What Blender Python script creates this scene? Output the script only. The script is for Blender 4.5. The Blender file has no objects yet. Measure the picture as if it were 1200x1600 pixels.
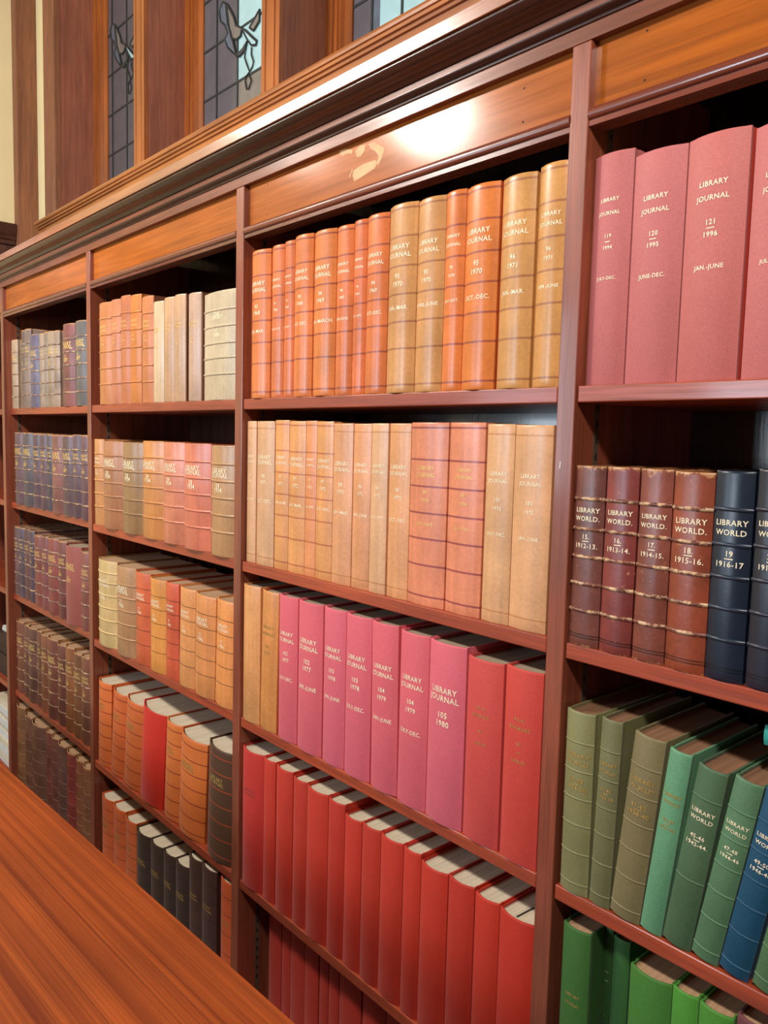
import bpy, bmesh, math, random
from mathutils import Vector, Matrix
random.seed(7)
SC = bpy.context.scene
COL = SC.collection
EYE = 1.60                                    # camera height; shelf rows below are given relative to it

# ------------------------------------------------------------------ camera, world, light, exposure
F_PX = 1243.95
CR = Vector((0.6576145, 0.7529427, 0.0249082))
CU = Vector((-0.0853248, 0.0415903, 0.9954848))
CF = Vector((-0.7485071, 0.6567705, -0.0915951))
cam_d = bpy.data.cameras.new('camera')
cam = bpy.data.objects.new('camera', cam_d); COL.objects.link(cam)
cam_d.sensor_fit = 'VERTICAL'; cam_d.sensor_height = 36.0; cam_d.sensor_width = 27.0
cam_d.lens = F_PX / 1600 * 36.0
cam_d.clip_start = 0.02
M = Matrix((CR, CU, -CF)).transposed().to_4x4(); M.translation = Vector((0, -1, EYE))
cam.matrix_world = M
SC.camera = cam

world = bpy.data.worlds.new('room_air'); SC.world = world; world.use_nodes = True
bg = world.node_tree.nodes['Background']
bg.inputs['Color'].default_value = (1.0, 0.86, 0.74, 1); bg.inputs['Strength'].default_value = 0.10

def lamp(name, kind, loc, power, color, size=0.2, size_y=None, aim=None):
    d = bpy.data.lights.new(name, kind); d.energy = power; d.color = color
    if kind == 'AREA':
        d.shape = 'RECTANGLE' if size_y else 'DISK'; d.size = size
        if size_y: d.size_y = size_y
    else:
        d.shadow_soft_size = size
    o = bpy.data.objects.new(name, d); COL.objects.link(o); o.location = loc
    if aim is not None:
        o.rotation_euler = (Vector(aim) - Vector(loc)).to_track_quat('-Z', 'Y').to_euler()
    return o
WARM = (1.0, 0.92, 0.84)
lamp('ceiling_lamp', 'POINT', (-2.42, -1.30, 2.91), 92, WARM, 0.14)
lamp('ceiling_lamp_far', 'POINT', (-3.38, -1.30, 3.03), 20, WARM, 0.11)
lamp('ceiling_lamp_near', 'POINT', (0.20, -1.30, 2.95), 96, WARM, 0.11)
for wx, wp, wsz in ((-2.50, 52, (0.70, 1.3)), (-4.6, 36, (0.95, 1.5)), (-7.2, 36, (0.95, 1.5))):
    lamp('daylight_window', 'AREA', (wx, -4.6, 1.95), wp, (0.72, 0.86, 1.0), wsz[0], wsz[1], aim=(wx, 0, 1.75))


SC.view_settings.view_transform = 'Standard'
SC.view_settings.look = 'None'
SC.view_settings.gamma = 1.0
SC.view_settings.exposure = 0.48
SC.view_settings.use_curve_mapping = False

# ------------------------------------------------------------------ helpers
def ray(px, py):
    return CR * ((px - 600) / F_PX) - CU * ((py - 800) / F_PX) + CF
def at(px, py, Y):
    """point on the vertical plane y=Y behind a photo position (z relative to the floor)"""
    d = ray(px, py); s = (Y + 1) / d.y
    return Vector((d.x * s, Y, EYE + d.z * s))
def x_at(px, Y, z):
    """x of a point with known y and z that shows at column px"""
    k = (px - 600) / F_PX
    b = Vector((0, Y + 1, z - EYE))
    # (b + x e).CR = k (b + x e).CF
    return (k * b.dot(CF) - b.dot(CR)) / (CR.x - k * CF.x)
def z_at(py, X, Y):
    k = -(py - 800) / F_PX
    b = Vector((X, Y + 1, 0))
    return EYE + (k * b.dot(CF) - b.dot(CU)) / (CU.z - k * CF.z)
def lin(c):
    r = []
    for v in c:
        v = v / 255.0
        r.append(v / 12.92 if v <= 0.04045 else ((v + 0.055) / 1.055) ** 2.4)
    return tuple(r)

class MB:
    """collects geometry for ONE mesh object"""
    def __init__(s): s.v = []; s.f = []; s.m = []
    def add(s, verts, faces, mi=0):
        o = len(s.v); s.v += [tuple(v) for v in verts]
        for f in faces: s.f.append(tuple(i + o for i in f)); s.m.append(mi)
    def box(s, a, b, mi=0):
        x0, y0, z0 = a; x1, y1, z1 = b
        s.add([(x0,y0,z0),(x1,y0,z0),(x1,y1,z0),(x0,y1,z0),(x0,y0,z1),(x1,y0,z1),(x1,y1,z1),(x0,y1,z1)],
              [(0,3,2,1),(4,5,6,7),(0,1,5,4),(1,2,6,5),(2,3,7,6),(3,0,4,7)], mi)
    def sweep_x(s, prof, x0, x1, mi=0):
        """closed (y,z) profile swept along x"""
        n = len(prof)
        v = [(x0, y, z) for y, z in prof] + [(x1, y, z) for y, z in prof]
        f = [(i, (i+1) % n, n + (i+1) % n, n + i) for i in range(n)]
        f += [tuple(range(n))[::-1], tuple(range(n, 2*n))]
        s.add(v, f, mi)
    def sweep_z(s, prof, z0, z1, mi=0):
        n = len(prof)
        v = [(x, y, z0) for x, y in prof] + [(x, y, z1) for x, y in prof]
        f = [(i, (i+1) % n, n + (i+1) % n, n + i) for i in range(n)]
        f += [tuple(range(n))[::-1], tuple(range(n, 2*n))]
        s.add(v, f, mi)
    def tube(s, pts, r, n=6, mi=0):
        pts = [Vector(p) for p in pts]; rings = []
        for i, p in enumerate(pts):
            t = (pts[min(i+1, len(pts)-1)] - pts[max(i-1, 0)]).normalized()
            a = t.cross(Vector((0, 1, 0)));  a = a.normalized() if a.length > 1e-4 else Vector((1, 0, 0))
            b = t.cross(a).normalized()
            rings.append([p + (a * math.cos(2*math.pi*k/n) + b * math.sin(2*math.pi*k/n)) * r for k in range(n)])
        v = [q for ring in rings for q in ring]; f = []
        for i in range(len(pts)-1):
            for k in range(n):
                f.append((i*n+k, i*n+(k+1) % n, (i+1)*n+(k+1) % n, (i+1)*n+k))
        f += [tuple(range(n))[::-1], tuple((len(pts)-1)*n + k for k in range(n))]
        s.add(v, f, mi)
    def mesh(s, name, mats, smooth=None, bevel=0):
        me = bpy.data.meshes.new(name); me.from_pydata(s.v, [], s.f)
        for m in mats: me.materials.append(m)
        for p, mi in zip(me.polygons, s.m): p.material_index = mi
        bm = bmesh.new(); bm.from_mesh(me)
        bmesh.ops.recalc_face_normals(bm, faces=bm.faces)
        if bevel:
            bmesh.ops.bevel(bm, geom=[e for e in bm.edges if len(e.link_faces) == 2 and e.calc_face_angle(0) > 0.6],
                            offset=bevel, segments=2, profile=0.5, affect='EDGES', clamp_overlap=True)
        bm.to_mesh(me); bm.free()
        if smooth is not None:
            for p in me.polygons: p.use_smooth = True
            me.set_sharp_from_angle(angle=smooth)
        return me
    def build(s, name, mats, parent=None, smooth=None, bevel=0, loc=None):
        if not isinstance(mats, (list, tuple)): mats = [mats]
        return link(name, s.mesh(name, mats, smooth, bevel), parent, loc)
def link(name, me, parent=None, loc=None):
    o = bpy.data.objects.new(name, me); COL.objects.link(o)
    if parent is not None: o.parent = parent
    if loc is not None: o.location = loc
    return o
def empty(name, loc, label=None, cat=None, group=None, kind=None):
    o = bpy.data.objects.new(name, None); COL.objects.link(o); o.location = loc
    o.empty_display_size = 0.05
    return tag(o, label, cat, group, kind)
def tag(o, label=None, cat=None, group=None, kind=None):
    if label: o['label'] = label
    if cat: o['category'] = cat
    if group: o['group'] = group
    if kind: o['kind'] = kind
    return o

# ------------------------------------------------------------------ materials
MATS = {}
def new_mat(name):
    m = bpy.data.materials.new(name); m.use_nodes = True
    nt = m.node_tree; nt.nodes.clear()
    out = nt.nodes.new('ShaderNodeOutputMaterial'); b = nt.nodes.new('ShaderNodeBsdfPrincipled')
    nt.links.new(b.outputs[0], out.inputs[0])
    return m, nt, b
def N(nt, t, **kw):
    n = nt.nodes.new(t)
    for k, v in kw.items():
        if k in n.inputs: n.inputs[k].default_value = v
        else: setattr(n, k, v)
    return n
def mixc(nt, fac, a, b, mode='MIX'):
    n = nt.nodes.new('ShaderNodeMix'); n.data_type = 'RGBA'; n.blend_type = mode
    for s, v in ((0, fac), (6, a), (7, b)):
        if isinstance(v, bpy.types.NodeSocket): nt.links.new(v, n.inputs[s])
        elif s == 0: n.inputs[0].default_value = v
        else: n.inputs[s].default_value = (*v[:3], 1)
    return n.outputs[2]
def ramp(nt, src, stops):
    n = nt.nodes.new('ShaderNodeValToRGB'); nt.links.new(src, n.inputs[0])
    e = n.color_ramp.elements
    while len(e) < len(stops): e.new(0.5)
    for el, (p, c) in zip(e, stops):
        el.position = p; el.color = (*c[:3], 1) if isinstance(c, (tuple, list)) else (c, c, c, 1)
    return n.outputs[0]
def wood(name, light, dark, axis='z', rough=0.32, coat=0.35, scale=1.0, coat_rough=0.12, fine=1.0, spec=0.5):
    m, nt, b = new_mat(name)
    tc = N(nt, 'ShaderNodeTexCoord'); mp = N(nt, 'ShaderNodeMapping')
    st = {'x': (0.45, 14, 14), 't': (0.10, 17, 17), 'y': (14, 0.6, 14), 'z': (14, 14, 0.6)}[axis]
    mp.inputs['Scale'].default_value = [q * scale for q in st]
    nt.links.new(tc.outputs['Object'], mp.inputs[0])
    n1 = N(nt, 'ShaderNodeTexNoise', Scale=2.2, Detail=5.0, Roughness=0.6, Distortion=0.5)
    n2 = N(nt, 'ShaderNodeTexNoise', Scale=14.0 * fine, Detail=3.0, Roughness=0.65)
    n3 = N(nt, 'ShaderNodeTexNoise', Scale=3.0, Detail=2.0)
    for n in (n1, n2): nt.links.new(mp.outputs[0], n.inputs['Vector'])
    nt.links.new(tc.outputs['Object'], n3.inputs['Vector'])
    c1 = ramp(nt, n1.outputs[0], [(0.30, lin(dark)), (0.68, lin(light))])
    c2 = ramp(nt, n2.outputs[0], [(0.30, 0.72), (0.60, 1.06)])
    c3 = ramp(nt, n3.outputs[0], [(0.30, 0.82), (0.70, 1.08)])
    c = mixc(nt, 1.0, mixc(nt, 1.0, c1, c2, 'MULTIPLY'), c3, 'MULTIPLY')
    nt.links.new(c, b.inputs['Base Color'])
    r = ramp(nt, n2.outputs[0], [(0.3, min(1, rough + .10)), (0.7, max(0.02, rough - .04))])
    nt.links.new(r, b.inputs['Roughness'])
    b.inputs['Coat Weight'].default_value = coat; b.inputs['Coat Roughness'].default_value = coat_rough
    b.inputs['Specular IOR Level'].default_value = spec
    bp = N(nt, 'ShaderNodeBump', Strength=0.10, Distance=0.002)
    nt.links.new(n2.outputs[0], bp.inputs['Height']); nt.links.new(bp.outputs[0], b.inputs['Normal'])
    MATS[name] = m; return m
def plain(name, col, rough=0.6, metal=0.0, noise=0.12, nscale=40.0, coat=0.0):
    m, nt, b = new_mat(name)
    tc = N(nt, 'ShaderNodeTexCoord'); n = N(nt, 'ShaderNodeTexNoise', Scale=nscale, Detail=3.0)
    nt.links.new(tc.outputs['Object'], n.inputs['Vector'])
    c = mixc(nt, 1.0, lin(col), ramp(nt, n.outputs[0], [(0.3, 1 - noise), (0.7, 1 + noise * .4)]), 'MULTIPLY')
    nt.links.new(c, b.inputs['Base Color'])
    b.inputs['Roughness'].default_value = rough; b.inputs['Metallic'].default_value = metal
    b.inputs['Coat Weight'].default_value = coat
    MATS[name] = m; return m

W_POST  = wood('mahogany_upright', (158, 84, 58), (120, 60, 42), 'z', 0.34, 0.4)
W_SHELF = wood('mahogany_shelf', (188, 84, 50), (138, 56, 34), 'x', 0.36, 0.25)
W_BACK  = wood('dark_back_board', (70, 40, 30), (44, 26, 22), 'z', 0.2, 1.0, coat_rough=0.10)
W_PANEL = wood('polished_frieze', (184, 100, 30), (154, 78, 20), 'x', 0.42, 0.38, scale=0.6, coat_rough=0.16, spec=0.08)
W_RAIL  = wood('frieze_rail_wood', (142, 80, 52), (108, 58, 38), 'x', 0.4, 0.25, coat_rough=0.2, spec=0.3)
W_BEAD  = wood('bead_wood', (136, 66, 44), (98, 46, 32), 'x', 0.24, 0.5)
W_CORN  = wood('cornice_wood', (84, 48, 36), (54, 32, 26), 'x', 0.28, 0.4, coat_rough=0.14, spec=0.35)
W_CORONA = wood('corona_wood', (170, 98, 50), (128, 70, 38), 'x', 0.32, 1.0, coat_rough=0.20)
W_FRAME = wood('window_frame_wood', (170, 94, 36), (140, 72, 24), 'z', 0.36, 0.25)
W_SILL  = wood('window_sill_wood', (178, 108, 50), (140, 80, 38), 'x', 0.34, 0.3)
W_REVEAL = wood('reveal_wood', (166, 104, 78), (144, 84, 62), 'z', 0.5, 0.1)
W_OLD   = wood('wall_timber', (152, 98, 66), (126, 78, 52), 'z', 0.55, 0.0)
W_TABLE = wood('table_veneer', (186, 92, 36), (122, 50, 16), 't', 0.55, 0.0, scale=1.5, fine=1.0, coat_rough=0.3, spec=0.2)
W_FLOOR = wood('floor_boards', (96, 62, 40), (66, 42, 28), 'x', 0.5, 0.1)
PLASTER = plain('cream_plaster', (236, 220, 170), 0.85, noise=0.05, nscale=6)
STEEL   = plain('tarnished_steel', (98, 80, 64), 0.5, 0.2)
LEAD    = plain('lead_came', (62, 66, 66), 0.45, 0.5)
PANE_D  = plain('smoky_glass', (90, 88, 94), 0.22, noise=0.16, nscale=14)
PANE_B  = plain('pale_aqua_glass', (150, 184, 188), 0.15, noise=0.10, nscale=20)
_p = [n for n in PANE_B.node_tree.nodes if n.type == 'BSDF_PRINCIPLED'][0]      # daylight glowing through the pale panes
_p.inputs['Emission Color'].default_value = (*lin((176, 206, 210)), 1); _p.inputs['Emission Strength'].default_value = 0.10
PANE_G  = plain('grey_glass', (120, 114, 108), 0.2, noise=0.2, nscale=18)
PANE_S  = plain('slate_blue_glass', (92, 100, 112), 0.2, noise=0.2, nscale=18)
PAPER   = plain('loose_paper', (214, 212, 204), 0.8, noise=0.08)
GOLD    = plain('gilt_lettering', (246, 206, 130), 0.42, 0.25, noise=0.25, nscale=160)
GILT_W  = plain('pale_gilt_lettering', (255, 240, 204), 0.45, 0.0, noise=0.2, nscale=160)
GILT_D  = plain('worn_gilt_lettering', (196, 160, 86), 0.5, 0.25, noise=0.4, nscale=200)
HOLE    = plain('screw_hole', (30, 18, 12), 0.9)
RUBBED  = plain('rubbed_varnish', (214, 164, 112), 0.6, noise=0.2, nscale=60)
MARKER  = plain('black_marker', (24, 24, 26), 0.6)

def paper_edge(name, col):
    m, nt, b = new_mat(name)
    tc = N(nt, 'ShaderNodeTexCoord'); mp = N(nt, 'ShaderNodeMapping'); mp.inputs['Scale'].default_value = (420, 6, 6)
    nt.links.new(tc.outputs['Object'], mp.inputs[0])
    n = N(nt, 'ShaderNodeTexNoise', Scale=1.0, Detail=3.0)
    nt.links.new(mp.outputs[0], n.inputs['Vector'])
    c = mixc(nt, 1.0, lin(col), ramp(nt, n.outputs[0], [(0.3, 0.70), (0.65, 1.05)]), 'MULTIPLY')
    nt.links.new(c, b.inputs['Base Color']); b.inputs['Roughness'].default_value = 0.85
    MATS[name] = m; return m
PAGES = {'white': paper_edge('white_page_edges', (226, 210, 182)), 'tan': paper_edge('browned_page_edges', (196, 158, 122)),
         'grey': paper_edge('dusty_page_edges', (176, 156, 132)), 'brown': paper_edge('dark_page_edges', (150, 108, 78))}

def cover_mat(col, kind):
    """kind: cloth, calf (smooth leather), worn (rubbed leather), buckram"""
    key = ('cover', tuple(col), kind)
    if key in MATS: return MATS[key]
    m, nt, b = new_mat('%s_%02x%02x%02x' % (kind, *col))
    flake = kind == 'bandwear'
    if flake: kind = 'worn'
    tc = N(nt, 'ShaderNodeTexCoord')
    oi = N(nt, 'ShaderNodeObjectInfo')
    off = N(nt, 'ShaderNodeVectorMath', operation='ADD')
    sc = N(nt, 'ShaderNodeVectorMath', operation='SCALE'); sc.inputs['Scale'].default_value = 37.0
    cmb = N(nt, 'ShaderNodeCombineXYZ')
    for i in range(3): nt.links.new(oi.outputs['Random'], cmb.inputs[i])
    nt.links.new(cmb.outputs[0], sc.inputs[0])
    nt.links.new(tc.outputs['Object'], off.inputs[0]); nt.links.new(sc.outputs[0], off.inputs[1])
    v = off.outputs[0]
    base = lin(col)
    big = N(nt, 'ShaderNodeTexNoise', Scale={'cloth': 6, 'buckram': 8, 'calf': 9, 'worn': 12}[kind], Detail=4.0, Roughness=0.6)
    nt.links.new(v, big.inputs['Vector'])
    a = {'cloth': (0.92, 1.05), 'buckram': (0.85, 1.08), 'calf': (0.82, 1.14), 'worn': (0.62, 1.22)}[kind]
    c = mixc(nt, 1.0, base, ramp(nt, big.outputs[0], [(0.30, a[0]), (0.70, a[1])]), 'MULTIPLY')
    if kind in ('cloth', 'buckram'):
        fine = N(nt, 'ShaderNodeTexNoise', Scale=520.0, Detail=1.0)
    else:
        fine = N(nt, 'ShaderNodeTexNoise', Scale=160.0, Detail=4.0, Roughness=0.7)
    nt.links.new(v, fine.inputs['Vector'])
    c = mixc(nt, 1.0, c, ramp(nt, fine.outputs[0], [(0.3, 0.88), (0.7, 1.08)]), 'MULTIPLY')
    if kind == 'calf':                        # long vertical streaks of handling
        mp = N(nt, 'ShaderNodeMapping'); mp.inputs['Scale'].default_value = (90, 90, 3)
        nt.links.new(v, mp.inputs[0])
        st = N(nt, 'ShaderNodeTexNoise', Scale=1.0, Detail=3.0); nt.links.new(mp.outputs[0], st.inputs['Vector'])
        c = mixc(nt, 1.0, c, ramp(nt, st.outputs[0], [(0.3, 0.90), (0.7, 1.06)]), 'MULTIPLY')
    if kind == 'worn':                        # rubbed tan scuffs, frayed head and tail
        sep = N(nt, 'ShaderNodeSeparateXYZ'); nt.links.new(tc.outputs['Generated'], sep.inputs[0])
        sc1 = N(nt, 'ShaderNodeTexNoise', Scale=70.0, Detail=5.0, Roughness=0.75); nt.links.new(v, sc1.inputs['Vector'])
        up = N(nt, 'ShaderNodeMath', operation='MULTIPLY_ADD'); up.inputs[1].default_value = 9.0; up.inputs[2].default_value = -8.72
        nt.links.new(sep.outputs[2], up.inputs[0])
        dn = N(nt, 'ShaderNodeMath', operation='MULTIPLY_ADD'); dn.inputs[1].default_value = -9.0; dn.inputs[2].default_value = 0.16
        nt.links.new(sep.outputs[2], dn.inputs[0])
        mx = N(nt, 'ShaderNodeMath', operation='MAXIMUM'); nt.links.new(up.outputs[0], mx.inputs[0]); nt.links.new(dn.outputs[0], mx.inputs[1])
        cl = N(nt, 'ShaderNodeMath', operation='MAXIMUM'); cl.inputs[1].default_value = 0.0; nt.links.new(mx.outputs[0], cl.inputs[0])
        ad = N(nt, 'ShaderNodeMath', operation='ADD'); nt.links.new(sc1.outputs[0], ad.inputs[0]); nt.links.new(cl.outputs[0], ad.inputs[1])
        fac = ramp(nt, sc1.outputs[0], [(0.48, 0.0), (0.60, 0.9)]) if flake else ramp(nt, ad.outputs[0], [(0.63, 0.0), (0.71, 0.85)])
        c = mixc(nt, fac, c, lin((214, 178, 136) if flake else (190, 138, 92)))
    nt.links.new(c, b.inputs['Base Color'])
    ro = {'cloth': 0.62, 'buckram': 0.5, 'calf': 0.31, 'worn': 0.34}[kind]
    b.inputs['Roughness'].default_value = ro
    if kind in ('cloth', 'buckram'):
        b.inputs['Sheen Weight'].default_value = 0.12; b.inputs['Sheen Roughness'].default_value = 0.4
        b.inputs['Sheen Tint'].default_value = (1, 0.9, 0.9, 1)
        b.inputs['Specular IOR Level'].default_value = 0.4
    bp = N(nt, 'ShaderNodeBump', Strength={'cloth': .12, 'buckram': .18, 'calf': .14, 'worn': .3}[kind], Distance=0.0008)
    nt.links.new(fine.outputs[0], bp.inputs['Height']); nt.links.new(bp.outputs[0], b.inputs['Normal'])
    MATS[key] = m; return m

# ------------------------------------------------------------------ room shell
wall_y = 0.44                                  # face of the window wall above the bookcase
end_x = -4.51
def struct(o): o['kind'] = 'structure'; return o
b = MB(); b.box((-7, -5.2, -0.06), (3.0, 1.2, 0.0)); struct(b.build('floor', W_FLOOR))
b = MB(); b.box((end_x - 0.15, -3.2, 0), (end_x, wall_y + 0.3, 4.3)); struct(b.build('wall_left', PLASTER))
# back wall: solid up to the sill, piers between the windows, lintel above
MULL = [(-5.20, -4.143), (-3.271, -3.1616), (-2.302, -2.1907), (-1.332, -1.222), (-0.36, -0.25)]
GLASS_Y = 0.655
SILL_Z = 2.60
b = MB()
b.box((end_x, wall_y, 0), (0.6, wall_y + 0.26, SILL_Z - 0.02))
b.box((end_x, wall_y, SILL_Z - 0.02), (-4.26, wall_y + 0.26, 4.3))
b.box((-4.26, wall_y, 4.05), (0.6, wall_y + 0.26, 4.3))
struct(b.build('wall_back', PLASTER))

def mullion_front(mb, x0, x1, y, left_bead=True):
    """front of a mullion with quirked edges"""
    w = x1 - x0
    prof = [(x0, y + 0.017), (x0, y + 0.006), (x0 + 0.012, y), (x0 + 0.030, y), (x0 + 0.032, y + 0.005), (x0 + 0.036, y + 0.005),
            (x0 + 0.038, y), (x1 - 0.030, y), (x1 - 0.028, y + 0.005), (x1 - 0.024, y + 0.005), (x1 - 0.022, y), (x1, y), (x1, y + 0.017)]
    mb.sweep_z(prof, SILL_Z - 0.02, 4.05)
for i in range(1, 5):
    w = empty('window_%d' % i, ((MULL[i-1][1] + MULL[i][0]) / 2, wall_y, SILL_Z), kind='structure')
    inv = Vector(w.location)
    def wb(mb, name, mat, parent=w, smooth=None, bevel=0, inv=inv):
        mb.v = [tuple(Vector(v) - inv) for v in mb.v]
        return mb.build(name, mat, parent, smooth, bevel)
    xl, xr = MULL[i-1][1], MULL[i][0]
    # deep wooden reveals either side
    m = MB(); m.box((xl - 0.012, wall_y + 0.018, SILL_Z - 0.02), (xl, 0.628, 4.05)); wb(m, 'reveal', W_REVEAL)
    m = MB(); m.box((xr, wall_y + 0.018, SILL_Z - 0.02), (xr + 0.012, 0.628, 4.05)); wb(m, 'reveal', W_REVEAL)
    # mullion (the first window also owns the outer architrave)
    if i == 1:
        m = MB()
        m.sweep_z([(-4.26, wall_y - .001), (-4.26, wall_y - 0.026), (-4.235, wall_y - 0.030), (-4.205, wall_y - 0.014), (-4.180, wall_y - 0.012),
                   (-4.172, wall_y - 0.004), (-4.168, wall_y - 0.012), (-4.143, wall_y - 0.012), (-4.143, wall_y + 0.017), (-4.262, wall_y + 0.017)], SILL_Z - 0.02, 4.05)
        wb(m, 'architrave', W_OLD)
    m = MB(); mullion_front(m, MULL[i][0], MULL[i][1], wall_y); wb(m, 'mullion', W_FRAME, bevel=0)
    # stepped inner frame
    f = 0.10 if i > 1 else 0.105
    def jamb(m, x0, s):
        m.sweep_z([(x0, 0.70), (x0, 0.618), (x0 + s*0.034, 0.618), (x0 + s*0.036, 0.626), (x0 + s*0.050, 0.626), (x0 + s*0.052, 0.632),
                   (x0 + s*0.066, 0.628), (x0 + s*0.072, 0.640), (x0 + s*0.088, 0.636), (x0 + s*f, 0.648), (x0 + s*f, 0.70)], SILL_Z - 0.02, 4.05)
    m = MB(); jamb(m, xl, 1); jamb(m, xr, -1)
    m.box((xl + f - .01, 0.630, SILL_Z - 0.02), (xr - f + .01, 0.70, SILL_Z + 0.06))
    wb(m, 'window_frame', W_FRAME)
    # leaded light
    gx0, gx1, gz0, gz1 = xl + f, xr - f, SILL_Z + 0.06, 4.05
    zs = [gz0]
    row = {1: 0.190, 2: 0.190, 3: 0.21, 4: 0.20}[i]
    first = {1: 0.12, 2: 0.10, 3: 0.09, 4: 0.1}[i]
    z = gz0 + first
    while z < gz1: zs.append(z); z += row
    zs.append(gz1)
    if i == 2: xs = [gx0, at(318, 100, GLASS_Y).x, at(339.5, 100, GLASS_Y).x, at(372, 100, GLASS_Y).x, gx1 - 0.07, gx1 - 0.03, gx1]
    elif i == 3: xs = [gx0, at(538, 20, GLASS_Y).x, at(582, 20, GLASS_Y).x, at(594, 20, GLASS_Y).x, at(629, 10, GLASS_Y).x, gx1 - 0.03, gx1]
    else: xs = [gx0, gx0 + 0.05, gx0 + 0.22, gx0 + 0.42, gx1 - 0.05, gx1]
    xs = sorted(set(x for x in xs if gx0 <= x <= gx1))
    g = MB(); lead = MB()
    for a in range(len(xs) - 1):
        for c in range(len(zs) - 1):
            mi = 0
            xm = (xs[a] + xs[a+1]) / 2
            if i == 2 and xm > at(371, 100, GLASS_Y).x: mi = 1 if zs[c] + row * .5 > at(390, 115, GLASS_Y).z else 2
            if i == 3 and xm > at(581, 20, GLASS_Y).x: mi = 3 if xm < at(594, 20, GLASS_Y).x else 1
            if i == 4 and a >= 2: mi = 1
            g.box((xs[a], GLASS_Y, zs[c]), (xs[a+1], GLASS_Y + 0.004, zs[c+1]), mi)
    for k, x in enumerate(xs):
        if 0 < k < len(xs) - 1 and not (i == 3 and abs(x - at(594, 20, GLASS_Y).x) < 1e-4): lead.box((x - .004, GLASS_Y - .004, gz0), (x + .004, GLASS_Y + .008, gz1))
    for z in zs[1:-1]: lead.box((gx0, GLASS_Y - .0035, z - .004), (gx1, GLASS_Y + .0075, z + .004))
    gl = wb(g, 'leaded_glass', [PANE_D, PANE_B, PANE_G, PANE_S])
    wb(lead, 'lead_came', LEAD)
    if i in (1, 2):                             # the flying bird worked in lead and pale glass (flat panel figure)
        if i == 2: T = lambda x, y: at(300 + x / 10.0, y / 10.0, GLASS_Y - .005)
        else:
            P0 = at(380, 60, GLASS_Y - .005); Q0 = at(197, 83, GLASS_Y - .005)
            T = lambda x, y: at(300 + x / 10.0, y / 10.0, GLASS_Y - .005) - P0 + Q0
        big = MB(); big_l = MB()
        shapes = [([(430,170),(480,30),(530,60),(545,230),(560,380),(610,520),(690,860),(640,820),(560,740),(515,620),(560,520),(520,400),(450,330)], 0),
                  ([(540,60),(600,160),(650,260),(690,400),(780,440),(760,560),(700,620),(620,600),(590,480),(570,300)], 1),
                  ([(780,450),(840,480),(940,580),(1010,640),(1000,700),(930,710),(860,610)], 2),
                  ([(900,430),(1060,150),(1050,330),(960,480)], 1),
                  ([(690,870),(800,760),(860,650),(830,780),(740,880)], 1)]
        for poly, mi in shapes:
            pts = [T(*q) for q in poly]; n = len(pts)
            v = [tuple(q) for q in pts] + [(q.x, q.y + .004, q.z) for q in pts]
            big.add(v, [tuple(range(n)), tuple(range(n, 2*n))[::-1]] + [(k, (k+1) % n, n + (k+1) % n, n + k) for k in range(n)], mi)
            big_l.tube(pts + [pts[0]], 0.0045, 5)
        big_l.tube([T(*q) for q in [(830,790),(820,900),(860,1020),(900,1120),(840,1200),(830,1280),(855,1400)]], 0.003, 5)
        big_l.tube([T(*q) for q in [(930,740),(925,850),(960,960),(940,1050),(880,1150),(925,1260),(880,1400)]], 0.003, 5)
        wb(big, 'bird_glass', [PANE_S, PANE_G, PANE_B]); wb(big_l, 'bird_leading', LEAD, smooth=1.0)

# window sill with its stepped nosing and apron, resting on the bookcase
x0, x1 = -4.285, 0.6
m = MB()
m.sweep_x([(0.436, 2.590), (0.388, 2.590), (0.388, 2.6035), (0.380, 2.6035), (0.380, 2.612), (0.379, 2.613), (0.372, 2.613), (0.372, 2.622), (0.371, 2.623),
           (0.366, 2.623), (0.364, 2.630), (0.366, 2.638), (0.372, 2.640), (0.640, 2.640), (0.640, 2.628), (0.436, 2.626)], x0, x1)
struct(m.build('trim_1', W_SILL, smooth=0.5))
m = MB(); m.box((x0 + 0.01, 0.386, 2.272), (x1, 0.438, 2.589)); struct(m.build('trim_2', W_SILL))
# corner post and end-wall rail with wainscot under it
m = MB(); m.box((end_x + 0.002, 0.34, 0.0), (-4.436, wall_y - 0.001, 4.3)); struct(m.build('trim_3', W_OLD, bevel=0.002))
m = MB()
m.v = []
prof = [(0.0, 2.552), (0.026, 2.556), (0.026, 2.574), (0.034, 2.582), (0.034, 2.596), (0.040, 2.604), (0.046, 2.630), (0.046, 2.650), (0.040, 2.660), (0.0, 2.660)]
n = len(prof)
m.add([(end_x + 0.001 + a, -3.0, z) for a, z in prof] + [(end_x + 0.001 + a, 0.336, z) for a, z in prof],
      [(k, (k+1) % n, n + (k+1) % n, n + k) for k in range(n)] + [tuple(range(n)), tuple(range(n, 2*n))[::-1]])
struct(m.build('trim_4', W_CORN, smooth=0.6))
m = MB(); m.box((end_x + 0.001, -3.0, 2.272), (end_x + 0.014, 0.336, 2.550)); struct(m.build('trim_5', W_CORN))

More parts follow.
